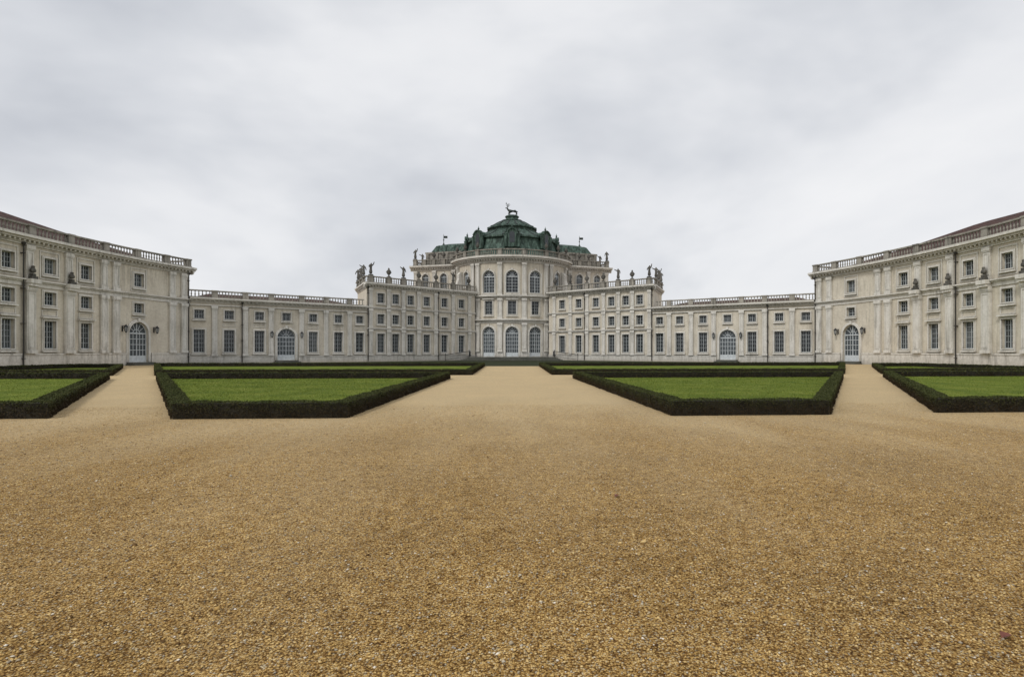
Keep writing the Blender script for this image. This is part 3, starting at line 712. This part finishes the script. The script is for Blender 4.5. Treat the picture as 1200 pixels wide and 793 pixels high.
rad = [0.30, 0.29, 0.36, 0.26, 0.17, 0.16, 0.09, 0.07, 0.05, 0.18, 0.10, 0.08, 0.18, 0.10, 0.08, 0.15, 0.10, 0.08, 0.15, 0.10, 0.08]
link(bpy.data.objects.new('stag_body', skin_mesh('stag_body', pts, ed, rad, 'bronze', 1, 1)), S)
for sy in (-1, 1):
    mb = MB(); a = [(-1.02, 0.05*sy, 2.32), (-0.85, 0.25*sy, 2.6), (-0.82, 0.42*sy, 2.95), (-0.98, 0.5*sy, 3.3)]
    a = [(x+(0.28*sy*(z-2.32)), y, z) for x, y, z in a]
    for p, q in zip(a[:-1], a[1:]): mb.tube(p, q, 0.06, 5, 0.05)
    for i, dx in ((1, -0.32), (2, -0.32), (2, 0.3), (3, 0.22)):
        mb.tube(a[i], (a[i][0]+dx, a[i][1], a[i][2]+0.24), 0.05, 5, 0.025)
    mb.build('antler', 'bronze', S)
    mb = MB(); mb.tube((-1.0, 0.08*sy, 2.3), (-0.86, 0.24*sy, 2.36), 0.06, 5, 0.015); mb.build('ear', 'bronze', S)
S.scale = (0.95, 0.95, 0.74)

# entrance steps and railings
E = rootthing('entrance_steps', 'low grey stone entrance steps in front of the three arched doors', 'steps')
for k in range(4):
    mb = MB(); w = 8.6-0.35*k; y0 = 96.4+0.36*k
    mb.box(-w, w, y0, 102.6, 0.15*k-(0.003 if k else 0), 0.15*(k+1)); mb.build('step', 'step', E)
for sg in (1, -1):
    R_ = rootthing('stair_railing', 'dark iron railing on the %s end of the entrance steps' % SIDE[sg], 'railing', 'railings of the entrance steps')
    x = -sg*7.3
    def rail(pa, pb):
        mb = MB(); mb.tube((pa[0], pa[1], pa[2]+1.0), (pb[0], pb[1], pb[2]+1.0), 0.045); mb.tube((pa[0], pa[1], pa[2]+0.15), (pb[0], pb[1], pb[2]+0.15), 0.025); mb.build('handrail', 'iron', R_)
        n = int((Vector(pb)-Vector(pa)).length/0.2)
        mb = MB()
        for j in range(1, n):
            p = Vector(pa).lerp(Vector(pb), j/n); mb.tube(p+Vector((0, 0, 0.15)), p+Vector((0, 0, 1.0)), 0.015, 4)
        mb.build('bars', 'iron', R_)
        for p in (pa, pb):
            mb = MB(); mb.tube(p, (p[0], p[1], p[2]+1.1), 0.05, 6); mb.lathe(p[0], p[1], p[2]+1.1, [(0.05, 0), (0.08, 0.06), (0.02, 0.14)], 6); mb.build('post', 'iron', R_)
    rail((x, 97.7, 0.6), (x, 101.6, 0.6)); rail((x, 97.7, 0.6), (-sg*11.2, 96.6, 0.0))

# ------------------------------------------------------------------ ground
mb = MB(); R = 1500
mb.quad((-R, -R, 0), (R, -R, 0), (R, R, 0), (-R, R, 0)); tag(mb.build('ground', 'gravel'), None, None, kind='structure')
mb = MB(); mb.quad((-34, 61.2, 0.004), (34, 61.2, 0.004), (41.5, 74.5, 0.004), (22.5, 87.7, 0.004), (7, 101.5, 0.004), (-7, 101.5, 0.004), (-22.5, 87.7, 0.004), (-41.5, 74.5, 0.004))
tag(mb.build('road', 'cobble'), None, None, kind='structure')

def inset(poly, t):
    n = len(poly); out = []
    for i in range(n):
        p0, p1, p2 = Vector(poly[i-1]), Vector(poly[i]), Vector(poly[(i+1) % n])
        d1 = (p1-p0).normalized(); d2 = (p2-p1).normalized(); n1 = Vector((-d1.y, d1.x)); n2 = Vector((-d2.y, d2.x))
        k = (n1+n2); out.append(tuple(p1+k*(t/ (1+n1.dot(n2)))))
    return out
def mesh_np(name, V, nper, mat, parent=None, faces=None):
    n = V.shape[0]; me = bpy.data.meshes.new(name)
    verts = V.reshape(-1, 3)
    if faces is None: faces = np.arange(nper)[None, :]
    idx = (np.arange(n)[:, None, None]*nper+faces[None]).reshape(-1)
    k = faces.shape[1]; nf = n*faces.shape[0]
    me.vertices.add(len(verts)); me.vertices.foreach_set('co', verts.astype(np.float32).ravel())
    me.loops.add(len(idx)); me.loops.foreach_set('vertex_index', idx.astype(np.int32))
    me.polygons.add(nf); me.polygons.foreach_set('loop_start', (np.arange(nf)*k).astype(np.int32)); me.polygons.foreach_set('loop_total', np.full(nf, k, np.int32))
    me.materials.append(M[mat]); me.update(calc_edges=True)
    return link(bpy.data.objects.new(name, me), parent)
HT = 0.385; HW = 0.40
def leaf_quads(P, size):
    n = len(P); a = rng.normal(size=(n, 3)); a /= np.linalg.norm(a, axis=1)[:, None]
    b_ = rng.normal(size=(n, 3)); b_ -= (a*b_).sum(1)[:, None]*a; b_ /= np.linalg.norm(b_, axis=1)[:, None]
    s = size[:, None]; return np.stack([P-a*s, P+b_*s*0.55, P+a*s, P-b_*s*0.55], 1)
def hedge(poly, label, sg):
    inn = inset(poly, HW); o2 = inset(poly, 0.025); i2 = inset(poly, HW-0.025)
    T = rootthing('box_hedge', label, 'hedge', 'clipped box hedges edging the lawns')
    mb = MB(); n = len(poly); H = HT-0.025
    for i in range(n):
        j = (i+1) % n
        mb.quad((*o2[i], 0), (*o2[j], 0), (*o2[j], H), (*o2[i], H)); mb.quad((*i2[i], 0), (*i2[j], 0), (*i2[j], H), (*i2[i], H)); mb.quad((*o2[i], H), (*o2[j], H), (*i2[j], H), (*i2[i], H))
    mb.build('twigs', 'hedgecore', T)
    P = []; Sz = []
    for i in range(n):
        j = (i+1) % n
        for kind in ('o', 'i', 't'):
            a = np.array(poly[i] if kind != 'i' else inn[i]); b_ = np.array(poly[j] if kind != 'i' else inn[j]); c_ = np.array(inn[i]); d = np.array(inn[j])
            Ln = np.linalg.norm(b_-a); seg = max(1, int(Ln/1.5))
            for k in range(seg):
                f0, f1 = k/seg, (k+1)/seg; ym = a[1]+(b_[1]-a[1])*(f0+f1)/2; xm = a[0]+(b_[0]-a[0])*(f0+f1)/2; D = math.hypot(xm, ym)
                dens = min(2700, 2700*(14/D)**1.7)*(1 if kind != 'i' else 0.7); sz = 0.018*(D/14)**0.85
                w = HT if kind != 't' else HW; m_ = int(Ln/seg*w*dens)
                f = rng.uniform(f0, f1, m_); g = rng.uniform(0, 1, m_)
                if kind == 't':
                    xy = (a+(b_-a)*f[:, None])*(1-g[:, None])+(c_+(d-c_)*f[:, None])*g[:, None]
                    lum = 0.010*np.sin(xy[:, 0]*3.1+xy[:, 1]*1.7)+0.007*np.sin(xy[:, 0]*7.7-xy[:, 1]*5.1)
                    z = HT+lum+rng.normal(0, 0.010, m_)
                else:
                    xy = a+(b_-a)*f[:, None]; z = g*HT; nn = np.array([-(b_-a)[1], (b_-a)[0]])/Ln*(-1 if kind == 'o' else 1)
                    lum = 0.013*np.sin(f*Ln*2.3+z*6)+0.010*np.sin(f*Ln*6.3+z*11)
                    xy = xy+nn[None]*(rng.normal(0, 0.012, m_)+lum)[:, None]
                P.append(np.column_stack([xy, z])); Sz.append(rng.uniform(0.6, 1.25, m_)*sz)
    P = np.concatenate(P); Sz = np.concatenate(Sz)
    mesh_np('foliage', leaf_quads(P, Sz), 4, 'leaf', T)
    return inn
lawns = []
def mir(p, sg): 
    return p if sg > 0 else [(-x, y) for x, y in p][::-1]
beds = [([(-8.0, 13.9), (-3.95, 13.9), (-3.6, 33.5), (-20.1, 33.5)], 'clipped box hedge around the large near lawn, %s of the central path'),
        ([(-23.2, 38.5), (-2.7, 38.5), (-2.9, 60.5), (-36.5, 60.5)], 'low clipped box hedge around the far lawn, %s of the central path'),
        ([(-38, 14.2), (-11.0, 14.2), (-23.0, 34.0), (-38, 34.0)], 'clipped box hedge around the outer near lawn, cut by the %s frame edge'),
        ([(-41.5, 38.5), (-25.9, 38.5), (-37.0, 56.5), (-41.5, 56.5)], 'low clipped box hedge around the outer far lawn, before the %s curved wing')]
for sg in (1, -1):
    for p, lab in beds: lawns.append(hedge(mir(p, sg), lab % SIDE[sg], sg))
mb = MB()
for L_ in lawns: mb.quad(*[(x, y, 0.05) for x, y in L_])
o = mb.build('lawn', 'lawn'); tag(o, 'short green lawns inside the clipped hedges', 'grass', kind='stuff')
pts = []
for L_ in lawns:
    A = np.array(L_); x0, y0 = A.min(0); x1, y1 = A.max(0)
    if y0 > 30: continue
    m_ = 60000 if abs(x0) < 25 and abs(x1) < 25 else 42000
    y = y0+(y1-y0)*rng.uniform(0, 1, m_)**1.35; x = rng.uniform(x0, x1, m_); ok = np.ones(m_, bool)
    for i in range(4):
        p, q = A[i], A[(i+1) % 4]; ok &= ((q[0]-p[0])*(y-p[1])-(q[1]-p[1])*(x-p[0])) > 0
    ok &= np.abs(x) < y*1.15
    pts.append(np.column_stack([x[ok], y[ok], np.full(ok.sum(), 0.05)]))
P = np.concatenate(pts); n = len(P); an = rng.uniform(0, 2*PI, n); sc_ = (P[:, 1]/14)**0.7
dx = np.column_stack([np.cos(an), np.sin(an), np.zeros(n)])*(0.008*sc_)[:, None]
tip = P+np.column_stack([rng.normal(0, 0.015, n), rng.normal(0, 0.015, n), rng.uniform(0.012, 0.038, n)])
o = mesh_np('grass_blades', np.stack([P-dx, P+dx, tip], 1), 3, 'blade'); tag(o, 'short grass blades standing on the near lawns', 'grass', kind='stuff')

# gravel stones near the viewer
Ys = []; Xs = []
for y0 in np.arange(1.8, 17.0, 0.1):
    n = int(2100*min(1, (3.0/y0))**1.25*0.1*(2*y0+5)); Ys.append(rng.uniform(y0, y0+0.1, n)); Xs.append(rng.uniform(-(y0+2.5), y0+2.5, n))
Y = np.concatenate(Ys); X = np.concatenate(Xs)
ok = ~((Y > 13.8) & (np.abs(X) > 3.9) & (np.abs(X) < 8.2+(Y-13.9)*0.6)) & ~((Y > 14.0) & (np.abs(X) > 11+(Y-14.2)*0.6-0.1)); X = X[ok]; Y = Y[ok]
n = len(X); r_ = 0.0036+0.0070*rng.uniform(0, 1, n)**2.4; r_ *= np.where(rng.uniform(0, 1, n) > 0.998, 2.2, 1.0)*(1+0.02*Y)
oc = np.array([(1, 0, 0), (0.25, 0.95, 0.1), (-0.95, 0.2, 0), (-0.1, -1, 0.1), (0.1, 0.05, 0.9), (0, 0, -0.8)], float)
V = oc[None]*rng.uniform(0.7, 1.3, (n, 6, 1)); an = rng.uniform(0, 2*PI, n); ca, sa = np.cos(an)[:, None], np.sin(an)[:, None]
ax = rng.uniform(0.8, 1.5, (n, 1)); x = V[..., 0]*ax; y = V[..., 1]
W = np.stack([x*ca-y*sa, x*sa+y*ca, V[..., 2]*rng.uniform(0.5, 0.95, (n, 1))], -1)*r_[:, None, None]
W[..., 0] += X[:, None]; W[..., 1] += Y[:, None]; W[..., 2] += (r_*0.4)[:, None]
F = np.array([(0, 1, 4), (1, 2, 4), (2, 3, 4), (3, 0, 4), (1, 0, 5), (2, 1, 5), (3, 2, 5), (0, 3, 5)])
o = mesh_np('gravel', W, 6, 'pebble', None, F); tag(o, 'loose golden and grey gravel stones', 'gravel', kind='stuff')
print('pebbles', n)
for (x, y, rz, lab) in ((2.75, 3.02, 0.5, 'dry reddish leaf on the gravel at the bottom right corner'), (-4.55, 5.3, 2.0, 'dry reddish leaf on the gravel at the left'), (1.15, 6.2, 1.0, 'dry brown leaf on the gravel right of the middle')):
    mb = MB()
    for s_ in (1, -1): mb.quad(*[(px, s_*py, 0.015+abs(py)*0.5) for px, py in ((-0.045, 0), (0.05, 0), (0.01, 0.026), (-0.02, 0.022))])
    mb.tube((-0.045, 0, 0.015), (-0.075, 0.008, 0.012), 0.0015, 4)
    o = mb.build('fallen_leaf', 'dryleaf'); o.location = (x, y, 0); o.rotation_euler = (0, 0, rz); tag(o, lab, 'leaf', 'fallen leaves')

# ------------------------------------------------------------------ sky and light
w = bpy.data.worlds.new('World'); bpy.context.scene.world = w; w.use_nodes = True; nt = w.node_tree; nt.nodes.clear()
out = N(nt, 'ShaderNodeOutputWorld'); tc = N(nt, 'ShaderNodeTexCoord')
sky = N(nt, 'ShaderNodeTexSky'); sky.sky_type = 'NISHITA'; sky.sun_disc = False; SE, SR = math.radians(48), math.radians(222)
sky.sun_elevation = SE; sky.sun_rotation = SR
b1 = N(nt, 'ShaderNodeBackground'); b1.inputs[1].default_value = 0.08; nt.links.new(sky.outputs[0], b1.inputs[0])
sx = N(nt, 'ShaderNodeSeparateXYZ'); nt.links.new(tc.outputs['Generated'], sx.inputs[0])
zz = mth(nt, 'ADD', mth(nt, 'MAXIMUM', sx.outputs[2], 0.0), 0.75)
cx = N(nt, 'ShaderNodeCombineXYZ'); nt.links.new(mth(nt, 'DIVIDE', sx.outputs[0], zz), cx.inputs[0]); nt.links.new(mth(nt, 'DIVIDE', sx.outputs[1], zz), cx.inputs[1]); nt.links.new(mth(nt, 'MULTIPLY_ADD', sx.outputs[2], 1.4, 3.1), cx.inputs[2])
n1 = noise(nt, cx.outputs[0], 1.9, 5, 0.50); n1.inputs['Distortion'].default_value = 0.15
r = ramp(nt, [(0.32, (0.56, 0.585, 0.635)), (0.44, (0.70, 0.72, 0.76)), (0.54, (0.84, 0.85, 0.875)), (0.68, (0.94, 0.94, 0.95))]); nt.links.new(n1.outputs[0], r.inputs[0])
b2 = N(nt, 'ShaderNodeBackground'); nt.links.new(r.outputs[0], b2.inputs[0]); b2.inputs[1].default_value = 1.0
ms = N(nt, 'ShaderNodeMixShader'); ms.inputs[0].default_value = 0.96; nt.links.new(b1.outputs[0], ms.inputs[1]); nt.links.new(b2.outputs[0], ms.inputs[2])
nt.links.new(ms.outputs[0], out.inputs[0])
ld = bpy.data.lights.new('sun', 'SUN'); ld.energy = 1.5; ld.angle = math.radians(12); ld.color = (1, 0.97, 0.92)
lo = bpy.data.objects.new('sun', ld); col.objects.link(lo)
dirv = Vector((math.sin(SR)*math.cos(SE), math.cos(SR)*math.cos(SE), math.sin(SE)))
lo.rotation_euler = dirv.to_track_quat('Z', 'Y').to_euler()

# ------------------------------------------------------------------ camera
cd = bpy.data.cameras.new('camera'); co = bpy.data.objects.new('camera', cd); col.objects.link(co)
cd.sensor_width = 36; cd.lens = 667/1200*36; cd.shift_x = -0.033; cd.shift_y = 0.0125; cd.clip_end = 4000
co.location = (0, 0, 1.6); co.rotation_euler = (PI/2, 0, -math.radians(3.394))
sc = bpy.context.scene; sc.camera = co
sc.view_settings.view_transform = 'Standard'; sc.view_settings.look = 'None'; sc.view_settings.exposure = 0
